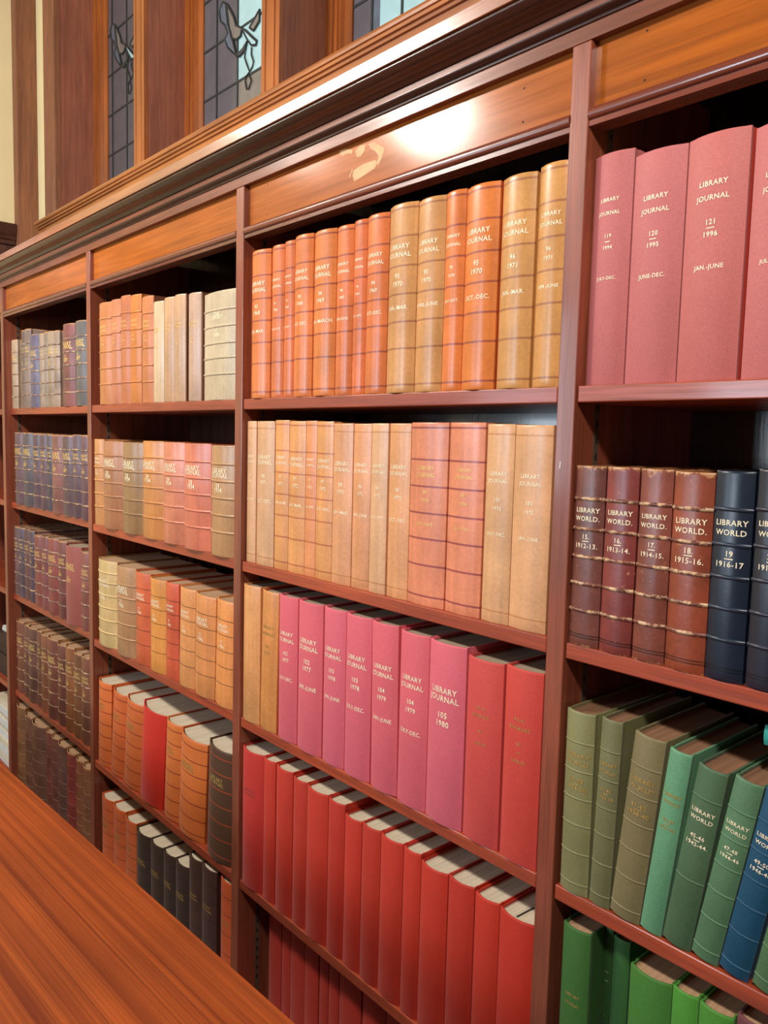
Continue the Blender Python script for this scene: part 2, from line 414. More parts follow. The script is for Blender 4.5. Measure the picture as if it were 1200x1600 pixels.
# ------------------------------------------------------------------ the bookcase
PX = [(-4.508, -4.478), (-3.572, -3.539), (-2.6343, -2.6033), (-1.6944, -1.6612), (-0.7471, -0.7147), (0.195, 0.228)]
ST = [0.0855, -0.304, -0.692, -1.112, -1.512]           # shelf tops below eye level
ST = [EYE + s for s in ST]
TH = 0.0245
BACK = 0.352
TOPZ = EYE + 0.599
case = empty('bookcase', (-2.1, 0.0, 0.0), 'built-in mahogany bookcase with panelled frieze holding the bound volumes', 'bookcase')
CI = Vector(case.location)
def cb(mb, name, mat, smooth=None, bevel=0, parent=None, dx=0):
    mb.v = [tuple(Vector(v) - CI) for v in mb.v]
    return mb.build(name, mat, parent or case, smooth, bevel)
for i, (a, c) in enumerate(PX):
    m = MB(); m.box((a, 0.0, 0.0), (c, BACK, EYE + 0.5765)); up = cb(m, 'upright', W_POST, bevel=0.0016)
    for s, xx in ((1, c), (-1, a)):           # slotted steel strips for the shelf pegs
        if (s < 0 and i == 0) or (s > 0 and i == 5): continue
        m = MB(); m.box((min(xx, xx + s*.0012), 0.052, 0.11), (max(xx, xx + s*.0012), 0.064, TOPZ - .02))
        z = 0.2
        while z < 2.1:
            m.box((min(xx + s*.0012, xx + s*.0016), 0.0555, z), (max(xx + s*.0012, xx + s*.0016), 0.0605, z + .010), 1); z += 0.025
        cb(m, 'shelf_strip', [STEEL, HOLE], parent=up)
m = MB()
x = PX[0][0]
while x < PX[-1][1] - .01:
    x2 = min(x + 0.2345, PX[-1][1]); m.box((x + .0008, BACK, 0.0), (x2 - .0008, BACK + 0.016, TOPZ)); x = x2
m.box((PX[0][0], BACK + .016, 0.0), (PX[-1][1], BACK + .022, TOPZ))
cb(m, 'back_panel', W_BACK)
for i in range(5):
    xa, xb = PX[i][1], PX[i+1][0]
    fy = 0.0225 if i <= 1 else 0.003
    for k, z in enumerate(ST):
        m = MB(); m.box((xa + .0022, fy, z - TH), (xb - .0022, BACK - .002, z)); cb(m, 'shelf', W_SHELF, bevel=0.0018)
    m = MB(); m.box((xa, 0.012, 0.0), (xb, 0.03, ST[4] - TH - .001)); cb(m, 'kick_board', W_POST)
    # frieze panel, bead under it, soffit behind
    m = MB(); m.box((xa, 0.014, EYE + 0.470), (xb, 0.034, TOPZ)); fp = cb(m, 'frieze_panel', W_PANEL)
    zb, zt = EYE + 0.457, EYE + 0.4855
    prof = [(0.034, zb), (0.002, zb), (0.002, zb + .0075), (0.004, zb + .0085)]
    for q in range(9):
        t = -math.pi/2 + math.pi * q / 8
        prof.append((0.004 - 0.0065 * math.cos(t), zb + .0175 + 0.0085 * math.sin(t)))
    prof += [(0.006, zt - .001), (0.0135, zt + .0015), (0.034, zt + .0015)]
    m = MB(); m.sweep_x(prof, xa, xb); cb(m, 'bead_moulding', W_BEAD, smooth=0.6, parent=fp)
    holes = MB()
    for hx, hz in ((0.08, 0.565), (0.08, 0.50), (xb - xa - .1, 0.553), (xb - xa - .1, 0.502)):
        cpt = Vector((xa + hx, 0.0137, EYE + hz))
        holes.add([(cpt.x + .0016*math.cos(t*.785), cpt.y, cpt.z + .0016*math.sin(t*.785)) for t in range(8)], [tuple(range(8))])
    cb(holes, 'screw_hole', HOLE, parent=fp)
    if i == 3:                                # pale rubbed patches where labels were peeled off the varnish
        wp = MB()
        for poly in ([(545,215),(600,195),(665,205),(660,240),(610,240),(575,260),(550,245)], [(690,215),(740,165),(785,155),(780,210),(740,265),(705,275)],
                     [(815,150),(860,130),(920,160),(965,185),(955,230),(935,290),(905,350),(890,330),(910,260),(880,220),(830,190)],
                     [(670,400),(760,340),(880,300),(900,330),(870,380),(740,465),(680,500),(665,450)], [(632,458),(662,380),(668,382),(640,462)], [(953,80),(962,80),(960,110),(952,108)]):
            wp.add([at(440 + a / 6, 200 + c / 6, 0.0138) for a, c in poly], [tuple(range(len(poly)))])
        cb(wp, 'worn_patch', RUBBED, parent=fp)
m = MB(); q0, q1 = at(873.5, 721, -.0004), at(876, 732, -.0004)
m.add([tuple(at(874.6, 721, -.0004)), tuple(at(876.4, 721, -.0004)), tuple(at(875.2, 732, -.0004)), tuple(at(873.6, 732, -.0004))], [(0, 1, 2, 3)])
cb(m, 'white_scratch', PAPER)
# rail above the frieze panels, then the cornice: bead, fillet, cyma, corona
xa, xb = end_x + .002, 0.6
m = MB(); m.box((xa, 0.0, EYE + 0.577), (xb, 0.05, EYE + 0.600)); cb(m, 'frieze_rail', W_RAIL, bevel=0.001)
prof = [(0.06, EYE + .599), (0.0005, EYE + .599), (-0.003, EYE + .600), (-0.0035, EYE + .6035), (-0.0075, EYE + .6045), (-0.012, EYE + .6065), (-0.0145, EYE + .6095),
        (-0.0145, EYE + .6105), (0.06, EYE + .6105)]
m = MB(); m.sweep_x(prof, xa, xb); cb(m, 'bed_moulding', W_CORN, smooth=0.7)
prof = [(0.06, EYE + .6106), (-0.0145, EYE + .6106), (-0.0155, EYE + .6195), (-0.013, EYE + .6200), (-0.013, EYE + .6215), (0.06, EYE + .6215)]
m = MB(); m.sweep_x(prof, xa, xb); cb(m, 'fillet', W_RAIL, smooth=0.5)
prof = [(0.06, EYE + .6216), (-0.0165, EYE + .6216)]
for q in range(15):                            # cyma: hollow below, swelling to a nose above
    t = q / 14
    prof.append((-0.0175 - 0.0340 * t, EYE + .6216 + 0.0185 * (t + 0.14 * math.sin(2 * math.pi * t))))
prof += [(-0.0530, EYE + .6415), (-0.0535, EYE + .6430), (-0.0530, EYE + .6448), (-0.0515, EYE + .6460), (0.06, EYE + .6460)]
m = MB(); m.sweep_x(prof, xa, xb); cb(m, 'cyma_moulding', W_CORN, smooth=0.6)
prof = [(0.06, EYE + .6462), (-0.050, EYE + .6462), (-0.0505, EYE + .6470), (-0.0560, EYE + .6470), (-0.0570, EYE + .6480), (-0.0580, EYE + .6690), (-0.0560, EYE + .6708), (BACK + .03, EYE + .6708), (BACK + .03, EYE + .6462)]
m = MB(); m.sweep_x(prof, xa, xb); cb(m, 'corona', W_CORONA, smooth=0.4)
m = MB(); m.box((xa, 0.061, TOPZ), (xb, BACK + .02, EYE + .6455)); cb(m, 'case_top', W_CORN)

# ------------------------------------------------------------------ books
TXT = {}
def text_polys(s):
    """flat lettering outline triangulated, unit em, centred"""
    if s in TXT: return TXT[s]
    cu = bpy.data.curves.new('lettering', 'FONT'); cu.body = s; cu.align_x = 'CENTER'; cu.size = 1.0; cu.resolution_u = 2
    cu.space_character = 1.08; cu.offset = 0.012
    o = bpy.data.objects.new('lettering_source', cu)
    me = bpy.data.meshes.new_from_object(o)
    bm = bmesh.new(); bm.from_mesh(me); bmesh.ops.triangulate(bm, faces=bm.faces)
    v = [tuple(q.co) for q in bm.verts]; bm.verts.index_update()
    f = [tuple(q.index for q in t.verts) for t in bm.faces]
    bm.free(); bpy.data.objects.remove(o); bpy.data.curves.remove(cu); bpy.data.meshes.remove(me)
    xs = [q[0] for q in v] or [0]
    TXT[s] = (v, f, max(xs) - min(xs)); return TXT[s]

def arc_y(x, w, b):
    u = max(-1, min(1, 2 * x / w)); return -b * (1 - abs(u) ** 2.2)

def make_book(name, w, h, D, bulge, col, kind, pages='white', bands=(), lines=(), texts=(), gilt=GOLD, line_col=None, board_col=None, band_w=.0022, band_col=None, line_w=.0012):
    """an Empty at the foot of the spine with cover, page block, raised bands and lettering"""
    root = empty(name, (0, 0, 0))
    t = 0.0028 if w > .02 else 0.002
    cm = cover_mat(col, kind)
    lm = cover_mat(line_col or [int(q * .62) for q in col], kind)
    bmx = cover_mat(board_col or col, kind)
    S = 12
    xs = [-w/2 + w * i / S for i in range(S + 1)]
    outer = [(-w/2, D, 'b'), (-w/2, 0.013, 'b'), (-w/2 + .0016, 0.0095, 'b'), (-w/2 + .0016, 0.0075, 'b'), (-w/2, 0.004, 's')]
    outer += [(x, arc_y(x, w, bulge), 's') for x in xs]
    outer += [(w/2, 0.004, 's'), (w/2 - .0016, 0.0075, 'b'), (w/2 - .0016, 0.0095, 'b'), (w/2, 0.013, 'b'), (w/2, D, 'b')]
    inner = [(-w/2 + t, D), (-w/2 + t, 0.013), (-w/2 + t + .001, 0.0095), (-w/2 + t + .001, 0.0075), (-w/2 + t, 0.005)]
    inner += [(x * (1 - 2*t/w), arc_y(x, w, bulge) + t) for x in xs]
    inner += [(w/2 - t, 0.005), (w/2 - t - .001, 0.0075), (w/2 - t - .001, 0.0095), (w/2 - t, 0.013), (w/2 - t, D)]
    n = len(outer)
    zr = [(0, .0012), (.003, 0)]
    for z in sorted(lines): zr += [(z * h - line_w, 0), (z * h + line_w, 0)]
    zr += [(h - .0035, 0), (h - .0012, .0005), (h, .0016)]
    mb = MB(); v = []; cx = 0
    for z, ins in zr:
        for (x, y, k) in outer: v.append((x, y + (ins if k == 's' and abs(x) < w/2 - 1e-6 else 0), z))
    no = len(v)
    for z in (0, h):
        for (x, y) in inner: v.append((x, y, z))
    F = []; MI = []
    R_ = len(zr); lz = set(2 + 2 * i for i in range(len(lines)))
    for r in range(R_ - 1):
        for i in range(n - 1):
            F.append((r*n+i, r*n+i+1, (r+1)*n+i+1, (r+1)*n+i))
            sp = 4 <= i < n - 5
            MI.append(1 if (r in lz and sp) else (0 if sp else 2))
    for i in range(n - 1):
        F.append((no+i+1, no+i, no+n+i, no+n+i+1)); MI.append(2)
        F.append((i+1, i, no+i, no+i+1)); MI.append(2)
        F.append(((R_-1)*n+i, (R_-1)*n+i+1, no+n+i+1, no+n+i)); MI.append(0 if 4 <= i < n - 5 else 2)
    for e in (0, n - 1):
        F.append(tuple([r*n+e for r in range(R_)] + [no+n+e, no+e])); MI.append(2)
    mb.v = v; mb.f = F; mb.m = MI
    mb.build('cover', [cm, lm, bmx], root, smooth=0.6)
    # page block, its back following the spine
    pb = MB()
    pw = w/2 - t - .0004
    prof = [(pw * (2 * i / 8 - 1), arc_y(pw * (2 * i / 8 - 1), w, bulge) * .85 + t + .004) for i in range(9)]
    prof += [(pw, D - .006), (-pw, D - .006)]
    pb.sweep_z(prof, .0035, h - .0045)
    pb.build('page_block', PAGES[pages], root)
    # raised bands
    if bands:
        bb = MB(); K = 5; vv = []; Wb = band_w
        for i in range(S + 1):
            x = xs[i]; x0, x1 = xs[max(0, i-1)], xs[min(S, i+1)]
            tx, ty = x1 - x0, arc_y(x1, w, bulge) - arc_y(x0, w, bulge)
            L = math.hypot(tx, ty); nx, ny = ty / L, -tx / L
            for k in range(K):
                a = math.pi * k / (K - 1)
                e = Wb * .85 * math.sin(a) - .0004; zz = -Wb * math.cos(a)
                vv.append((x + nx * e, arc_y(x, w, bulge) + ny * e, zz))
        ff = [(i*K+k, (i+1)*K+k, (i+1)*K+k+1, i*K+k+1) for i in range(S) for k in range(K - 1)]
        bb.add(vv, ff)
        me = bb.mesh('raised_band', [cover_mat(band_col, 'bandwear' if kind == 'worn' else kind) if band_col else cm], smooth=1.2)
        for z in bands: link('raised_band', me, root, (0, 0, z * h))
    # lettering, wrapped round the spine
    for nm, rows in texts:
        tb = MB()
        for s, zf, em in rows:
            if s == '-':
                q = em * .5
                tb.add([(x, arc_y(x, w, bulge) - .0005, zf*h + d) for d in (-.0006, .0006) for x in (-q, 0, q)], [(0, 1, 4, 3), (1, 2, 5, 4)]); continue
            tv, tf, tw = text_polys(s)
            sx = em
            if tw * sx > w * 1.04: sx = w * 1.04 / tw
            tb.add([(q[0] * sx, arc_y(q[0] * sx, w, bulge) - .0005, zf * h + (q[1] - .35) * em) for q in tv], tf)
        if tb.v: tb.build(nm, gilt, root)
    return root

ORD = ['first', 'second', 'third', 'fourth', 'fifth', 'sixth', 'seventh', 'eighth', 'ninth', 'tenth', 'eleventh', 'twelfth', 'thirteenth', 'fourteenth', 'fifteenth']
BAY = ['', 'leftmost bay', 'second bay', 'third bay', 'rightmost bay']
SHELF = ['top shelf', 'second shelf', 'third shelf', 'fourth shelf', 'bottom shelf']
NBOOK = [0]
def row(bay, shelf, books, ref='base', Y=0.012, D=0.215, style=None, h=None):
    """books: dicts with xl, xr (photo columns of the spine), yt (photo line of the head), col, desc ..."""
    zs = ST[shelf] + 0.0004
    grp = 'bound volumes on the %s of the %s' % (SHELF[shelf], BAY[bay])
    last = prev = None
    for i, bk in enumerate(books):
        d = dict(style or {}); d.update(bk)
        y = d.get('Y', Y)
        ys = y - d.get('bulge', .12) * .012
        hh = d.get('h', h)
        zm = zs
        if ref == 'top': zm = zs + (hh or 0.33)
        if ref == 'mid': zm = zs + 0.18
        xl, xr = x_at(d['xl'], ys, zm), x_at(d['xr'], ys, zm)
        if last is not None and xl < last + .0006: xl = last + .0006
        xl = max(xl, PX[bay][1] + .003); xr = min(xr, PX[bay + 1][0] - .003)
        w = xr - xl; xc = (xl + xr) / 2
        if d.get('hfix'): hh = d['hfix']
        elif hh is None or ref == 'top': hh = z_at(d['yt'], xc, y - d.get('bulge', .12) * w) - zs
        ang = 0.0
        if 'xt' in d:                                    # leaning: photo column of the top left corner
            zt = zs + hh; ang = math.atan2(x_at(d['xt'], ys, zt) - xl, hh)
        if prev is not None and prev[0] > xl + prev[1] * math.tan(ang) - .0006:
            ang = math.atan2(prev[0] + .0008 - xl, min(prev[1], hh))
        if ang:
            if ang > 0: xr = min(xr, PX[bay + 1][0] - .003 - hh * math.tan(ang))
            w = (xr - xl) * math.cos(ang) - .0003
        prev = (xr + hh * math.tan(ang), hh) if ang > 0 else None
        w -= .0006
        T = d.get('text'); texts = T(w, hh) if callable(T) else ()
        r = make_book('book', w, hh, d.get('D', D), d.get('bulge', .12) * w, d['col'], d['kind'], d.get('pages', 'white'), d.get('bands', ()), d.get('lines', ()),
                      texts, d.get('gilt', GOLD), d.get('line_col'), d.get('board_col'), d.get('band_w', .0022), d.get('band_col'), d.get('line_w', .0012))
        if ang:
            piv = Vector((xr - .0003, y, zs)) if ang > 0 else Vector((xl + .0003, y, zs))
            off = Matrix.Rotation(ang, 4, 'Y') @ Vector((-w/2 if ang > 0 else w/2, 0, 0))
            r.location = piv + off; r.rotation_euler = (0, ang, 0)
        else:
            r.location = (xc, y, zs)
        last = xr
        pos = 'rightmost' if i == len(books) - 1 else ORD[i] + ' from left'
        if i == 0: pos = 'leftmost'
        tag(r, '%s, %s, %s, %s' % (d['desc'], pos, SHELF[shelf], BAY[bay]), 'book', grp)
        NBOOK[0] += 1

def title(l1, l2, z1, z2, frac, num=None, year=None, date=None, zn=.62, zy=.58, zd=.45, dash=False, nfrac=.62):
    """builds the text rows for a spine: frac is the share of the spine's width that the longer title line takes"""
    def f(w, h):
        tw = max(text_polys(l1)[2], text_polys(l2)[2] if l2 else 0)
        em = min(frac * w / tw, 0.019)
        rows = [(l1, z1, em)] + ([(l2, z2, em)] if l2 else [])
        out = [('title_lettering', rows)]
        r2 = []
        if num: r2.append((num, zn, em * 1.0))
        if num and year and dash: r2.append(('-', (zn + zy) / 2, em * 1.1))
        if year: r2.append((year, zy, em * 1.0))
        if r2: out.append(('volume_lettering', r2))
        if date: out.append(('date_lettering', [(date, zd, em * .86)]))
        return out
    return f

def B(xl, xr, yt, col, desc, **k):
    return dict(xl=xl, xr=xr, yt=yt, col=col, desc=desc, **k)
LJ = ('LIBRARY', 'JOURNAL'); LW = ('LIBRARY', 'WORLD')

# --- leftmost bay: old rubbed calf bindings with raised bands
old_b = (.17, .33, .50, .66, .82)
old_t = lambda w, h: title('LIBRARY', 'JOURNAL', .76, .72, .8, '12', '1887', zn=.60, zy=.565)(w, h)
so = dict(kind='worn', bulge=.16, bands=old_b, gilt=GOLD, pages='grey', text=old_t, band_w=.003, band_col=(120, 92, 84))
row(1, 0, [
    B(20.3, 28.7, 531, (176, 150, 124), 'thin pale faded calf book'),
    B(35.3, 40.7, 516, (120, 100, 90), 'thin frayed book with cream flaking bands'),
    B(40.9, 49.4, 514, (138, 118, 108), 'grey-brown rubbed leather book'),
    B(49.6, 62, 522.5, (104, 96, 118), 'short slate-blue leather book with frayed head'),
    B(63, 69.5, 521, (158, 136, 118), 'beige calf book beside slate-blue one'),
    B(69.5, 76, 519, (150, 132, 116), 'beige calf book with gilt panel'),
    B(76, 85.3, 517.5, (160, 138, 114), 'broader beige calf book with gilt panel'),
    B(85.3, 94, 516.5, (156, 134, 116), 'beige calf book before dark gap'),
    B(101, 118, 506, (132, 78, 74), 'plum red leather book with orange gilt'),
    B(120, 138, 501, (104, 98, 96), 'tall dark grey leather book with torn head')], Y=0.034, style=dict(so, pages='grey'))
row(1, 1, [
    B(26, 38.7, 675.5, (108, 80, 88), 'violet-brown calf book with blue foot'),
    B(38.8, 53, 676, (92, 82, 88), 'grey-violet calf book with blue foot'),
    B(54, 64.7, 677.5, (98, 74, 86), 'dark plum calf book'),
    B(64.8, 74.7, 678, (104, 78, 86), 'dusky plum calf book with white scratch'),
    B(74.8, 83.3, 678.5, (84, 76, 86), 'narrow slate calf book'),
    B(83.4, 99.3, 679.5, (138, 88, 80), 'reddish brown calf book'),
    B(100, 115.3, 680, (104, 80, 84), 'purple-brown calf book with torn head patch'),
    B(115.4, 127.3, 679, (100, 76, 84), 'purple calf book with white flaked bands'),
    B(128, 142, 680, (106, 74, 84), 'plum calf book partly behind the upright')], Y=0.028, style=so)
row(1, 2, [
    B(16.7, 24.3, 822, (112, 82, 84), 'plum leather book with gilt lettering'),
    B(24.4, 31.7, 822.5, (112, 80, 84), 'plum leather book with rubbed foot'),
    B(31.8, 40, 824, (92, 76, 92), 'blue-violet leather book'),
    B(40.1, 47.7, 826, (110, 72, 70), 'dark maroon book with cream labels'),
    B(47.8, 55.7, 829, (86, 66, 82), 'dark violet leather book'),
    B(55.8, 66.7, 836, (142, 76, 70), 'red-brown leather book with gilt title'),
    B(67, 77.3, 838, (130, 72, 74), 'maroon leather book with pale bands'),
    B(77.4, 92.7, 841, (140, 72, 66), 'russet leather book with torn head corner'),
    B(92.8, 105.3, 845, (122, 68, 64), 'dark russet leather book'),
    B(105.4, 128, 853, (158, 84, 74), 'wide smooth red cloth-grained book', kind='buckram', bands=(), pages='grey'),
    B(128.4, 142, 862, (142, 84, 76), 'red-brown book with broken open head')], Y=0.030, style=dict(so, pages='grey'))
row(1, 3, [
    B(20.3, 39, 970, (134, 80, 62), 'wide red-brown book scratched white at foot'),
    B(39.2, 47, 976, (112, 70, 58), 'dark brown calf book with blue-grey foot'),
    B(47.1, 59.3, 980, (110, 70, 60), 'brown calf book with cream chipped bands'),
    B(59.4, 66.6, 985, (118, 74, 56), 'narrow brown calf book'),
    B(66.7, 77, 991, (136, 80, 54), 'orange-brown calf book'),
    B(77.1, 91.5, 997, (124, 68, 54), 'russet calf book with raised bands'),
    B(92.2, 104, 1007, (114, 64, 52), 'dark russet calf book after narrow gap'),
    B(104.1, 117, 1010, (146, 88, 52), 'amber calf book with frayed head'),
    B(117.1, 129, 1020, (132, 84, 54), 'tawny calf book with frayed head'),
    B(129.1, 143, 1026, (128, 78, 58), 'tawny brown book against the upright')], Y=0.036, style=dict(so, pages='tan', band_col=(134, 92, 70), band_w=.0026))
row(1, 4, [
    B(17, 39, 1103, (126, 82, 50), 'wide tawny brown book with pale marks'),
    B(40, 52, 1118, (112, 70, 50), 'brown calf book with faint bands'),
    B(52.1, 71.5, 1131, (108, 68, 50), 'wide brown calf book with thin bands'),
    B(72.5, 81, 1143, (114, 56, 46), 'red-brown narrow book'),
    B(81.1, 91, 1152, (104, 56, 46), 'dull maroon book'),
    B(91.1, 104, 1163, (104, 66, 54), 'grey-brown book with curved bands'),
    B(105, 118, 1175, (132, 52, 44), 'crimson leather book'),
    B(119, 130, 1187, (138, 82, 54), 'light tawny book'),
    B(130.1, 143, 1199, (134, 84, 56), 'light tawny book against the upright')], ref='top', Y=0.032, style=dict(so, pages='tan', bands=(.1, .25, .40, .55, .70, .85), text=None, band_col=None, band_w=.002), h=.335)

# --- second bay
cal = dict(kind='calf', bulge=.13, band_w=.0032, bands=(.20, .355, .52, .685, .842), gilt=GOLD, pages='grey',
           text=lambda w, h: title('LIBRARY', 'JOURNAL', .765, .725, .62, '39', '1914', zn=.63, zy=.59)(w, h))
ver = dict(kind='calf', bulge=.16, bands=(), gilt=GOLD, pages='tan', board_col=(112, 66, 46),
           text=lambda w, h: title('THE LIBRARY', 'JOURNAL', .73, .70, .7, '18', '1893', zn=.58, zy=.55)(w, h))
row(2, 0, [
    B(156, 174.2, 473, (198, 126, 76), 'orange-tan calf book with pale bands'),
    B(174.4, 188.8, 468, (194, 122, 86), 'pinkish tan calf book'),
    B(189, 203.8, 462, (190, 114, 74), 'russet tan calf book'),
    B(204, 221, 460.5, (202, 122, 58), 'bright amber calf book with bold gilt'),
    B(222, 239.4, 463, (200, 124, 76), 'orange calf book next to cream one', board_col=(130, 76, 52)),
    dict(ver, **B(239.8, 255.6, 471, (208, 178, 140), 'short cream vellum book with brown neighbour')),
    dict(ver, **B(256.6, 271.6, 464.5, (198, 154, 114), 'narrow buff book without bands')),
    dict(ver, **B(272.2, 289, 460, (196, 156, 120), 'buff book with rounded plain spine')),
    dict(ver, **B(294, 313, 457.5, (190, 156, 132), 'greyish buff book with brown boards')),
    B(319, 369, 455, (196, 178, 146), 'very wide cream book with raised bands', bulge=.07, bands=(.24, .39, .525, .68, .83), gilt=GILT_W,
      text=lambda w, h: title('THE', 'LIBRARY', .795, .765, .33, '13', '1888', zn=.645, zy=.605)(w, h))], style=cal)
cal2 = dict(cal, bulge=.15, bands=(.22, .374, .527, .68, .835), gilt=GILT_W,
            text=lambda w, h: title('LIBRARY', 'JOURNAL', .775, .732, .62, '59', '1934', zn=.635, zy=.60)(w, h))
row(2, 1, [
    B(142.5, 163.1, 686, (206, 144, 90), 'light tan calf book beside the upright'),
    B(163.4, 192.5, 689, (176, 120, 82), 'brown calf book with curved bands'),
    B(193, 223.6, 691, (158, 122, 82), 'olive-brown calf book'),
    B(223.9, 255.4, 689, (206, 138, 78), 'amber calf book with stained head'),
    B(255.7, 287.5, 691, (212, 132, 100), 'salmon calf book with gilt lines'),
    B(287.8, 328.6, 693, (214, 124, 96), 'wide coral red calf book'),
    B(329.2, 370, 696, (186, 142, 98), 'buff calf book beside the right upright')], style=cal2)
row(2, 2, [
    B(155.6, 183.2, 875, (214, 182, 124), 'cream-yellow vellum book with raised bands', bands=(.165, .31, .455, .60, .745, .86)),
    B(183.5, 212.2, 885, (184, 138, 96), 'buff brown calf book with grey sheen', bands=(.20, .36, .51, .655, .80)),
    B(212.6, 234.8, 895, (216, 106, 66), 'coral orange cloth book', bands=(), lines=(.22, .38, .54, .69, .83)),
    B(235.2, 258.8, 905, (224, 150, 74), 'golden amber book with bright gilt', bands=(), lines=(.22, .38, .53, .68, .82)),
    B(259.2, 278.8, 911, (208, 94, 62), 'narrow brick red book', bands=(), lines=(.22, .38, .53, .68, .82)),
    B(279.2, 302.8, 919, (226, 154, 92), 'pale orange book with dark rules', bands=(), lines=(.22, .38, .53, .68, .82), xt=281.5),
    B(303.2, 334.2, 930, (222, 146, 86), 'wide pale orange book with red edge', bands=(), lines=(.22, .38, .53, .68, .82), xt=305.8),
    B(335.2, 371, 939, (230, 150, 84), 'orange book cut off by the upright', bands=(), lines=(.22, .38, .53, .68, .82), xt=339)],
    style=dict(kind='calf', bulge=.14, gilt=GILT_W, pages='tan', band_w=.003, text=lambda w, h: title('LIBRARY', 'JOURNAL', .765, .725, .6, '71', '1946', zn=.61, zy=.57)(w, h)))
org = dict(kind='buckram', bulge=.15, line_w=.0018, line_col=(160, 66, 28), lines=(.06, .21, .36, .505, .65, .79, .93), pages='white', gilt=GILT_D,
           text=lambda w, h: title('LIBRARY', 'JOURNAL', .735, .70, .5, None, None)(w, h))
row(2, 3, [
    B(152, 173.2, 1065, (222, 112, 50), 'orange ruled book against left upright', xt=155),
    B(173.6, 193.4, 1080, (214, 104, 46), 'plain orange ruled book', xt=178),
    B(194, 218.6, 1094, (212, 106, 46), 'orange ruled book touching the red one', xt=199),
    B(219, 253, 1107, (210, 42, 20), 'plain red cloth book among orange ones', kind='cloth', lines=(), text=None, xt=222.4),
    B(256, 278.6, 1127, (220, 118, 50), 'orange ruled book right of the red one', xt=260.6),
    B(279, 318, 1152, (222, 116, 48), 'wide orange ruled book with red board', xt=283.6, board_col=(190, 80, 36)),
    B(323, 366, 1169, (86, 54, 30), 'dark brown book with gilt title', xt=327)], style=org, Y=.018)
drk = dict(kind='buckram', bulge=.12, lines=(.30, .45, .60, .75, .88), pages='white', gilt=GILT_D,
           text=lambda w, h: title('LIBRARY', 'JOURNAL', .70, .67, .6, None, None)(w, h))
row(2, 4, [
    B(159.3, 176.9, 1247, (204, 92, 40), 'orange book with pale page top'),
    B(177.3, 195.6, 1263, (206, 94, 40), 'orange book with notched page top'),
    B(196, 212.7, 1282, (204, 96, 44), 'orange book left of dark ones'),
    B(213.3, 234.6, 1302, (58, 38, 24), 'dark brown book next to orange'),
    B(235, 254.6, 1319, (62, 40, 26), 'narrow dark brown book'),
    B(255, 273.5, 1334, (60, 38, 24), 'dark brown book with white page top'),
    B(274, 294.4, 1350, (62, 38, 26), 'dark brown book with faint lettering'),
    B(295, 314.5, 1341, (72, 42, 30), 'taller chocolate brown book'),
    B(315, 338, 1357, (68, 38, 30), 'chocolate brown book with closed top'),
    B(344.5, 369, 1368, (206, 88, 36), 'tall orange ruled book beside the upright', hfix=.36)], style=drk, ref='top', h=.285)

# --- third bay
V = lambda n, y, d, fr=.76, **k: title('LIBRARY', 'JOURNAL', .776, .733, fr, n, y, d, .622, .58, .455, **k)
rule = (.043, .236, .378, .525, .673, .827, .972)
OR1, TAN1 = (216, 122, 64), (204, 146, 88)
sty = dict(kind='calf', bulge=.17, line_w=.0018, lines=rule, gilt=GILT_W, pages='tan', line_col=(162, 80, 56))
row(3, 0, [
    B(391.5, 420.2, 390.6, OR1, 'orange leather book lettered Jan-Mar', text=V('93', '1968', 'JAN.-MAR.')),
    B(422.5, 441.2, 382.7, (214, 116, 64), 'orange leather book lettered Apr-June', text=V('93', '1968', 'APR.-JUNE')),
    B(441.6, 456.8, 376, (212, 114, 62), 'narrow orange leather book lettered Sept', text=V('93', '1968', 'JULY-SEPT.')),
    B(457.2, 485.3, 366.5, OR1, 'orange leather book lettered Oct-Dec', text=V('93', '1968', 'OCT.-DEC.'), board_col=(196, 74, 44)),
    B(487.3, 521, 359, (218, 126, 64), 'orange leather book lettered March', text=V('94', '1969', 'JAN.-MARCH')),
    B(522, 547.5, 352, (214, 116, 62), 'orange leather book lettered 94 1969 June', text=V('94', '1969', 'APR.-JUNE')),
    B(547.9, 567.8, 343, (214, 112, 62), 'narrow orange leather book lettered 94 Sept', text=V('94', '1969', 'JULY-SEPT.')),
    B(568.2, 601, 334, (216, 118, 62), 'orange leather book lettered 94 Dec', text=V('94', '1969', 'OCT.-DEC.')),
    B(602, 645, 318, TAN1, 'tan leather book lettered 1970 Mar', text=V('95', '1970', 'JAN.-MAR.'), line_col=(166, 108, 68)),
    B(646, 687.6, 308, TAN1, 'tan leather book lettered 1970 June', text=V('95', '1970', 'APRIL-JUNE'), line_col=(166, 108, 68)),
    B(688, 718.2, 297, (214, 118, 56), 'narrow red-orange book lettered 1970 Sept', text=V('95', '1970', 'JULY-SEPT.')),
    B(719, 769.5, 286.7, (216, 122, 56), 'red-orange book lettered 1970 Dec', text=V('95', '1970', 'OCT.-DEC.'), board_col=(196, 74, 44)),
    B(774, 825, 272, (202, 146, 84), 'tan leather book lettered 96 1971 Mar', text=V('96', '1971', 'JAN.-MAR.'), line_col=(166, 108, 68)),
    B(830, 879, 253, (204, 146, 82), 'tan leather book lettered 96 1971 Apr-June', text=V('96', '1971', 'APR.-JUNE'), line_col=(166, 108, 68))], style=sty)
V2 = lambda n, y, d, fr=.86: title('LIBRARY', 'JOURNAL', .755, .718, fr, n, y, d, .625, .58, .452)
r2 = (.055, .225, .37, .51, .655, .80, .972)
PT, PO, PR = (220, 170, 126), (224, 156, 96), (226, 140, 104)
sty = dict(kind='calf', bulge=.09, lines=(.06, .95), gilt=GILT_W, pages='tan', line_col=(196, 132, 82))
ruled = dict(lines=r2, line_w=.0017, line_col=(186, 108, 66))
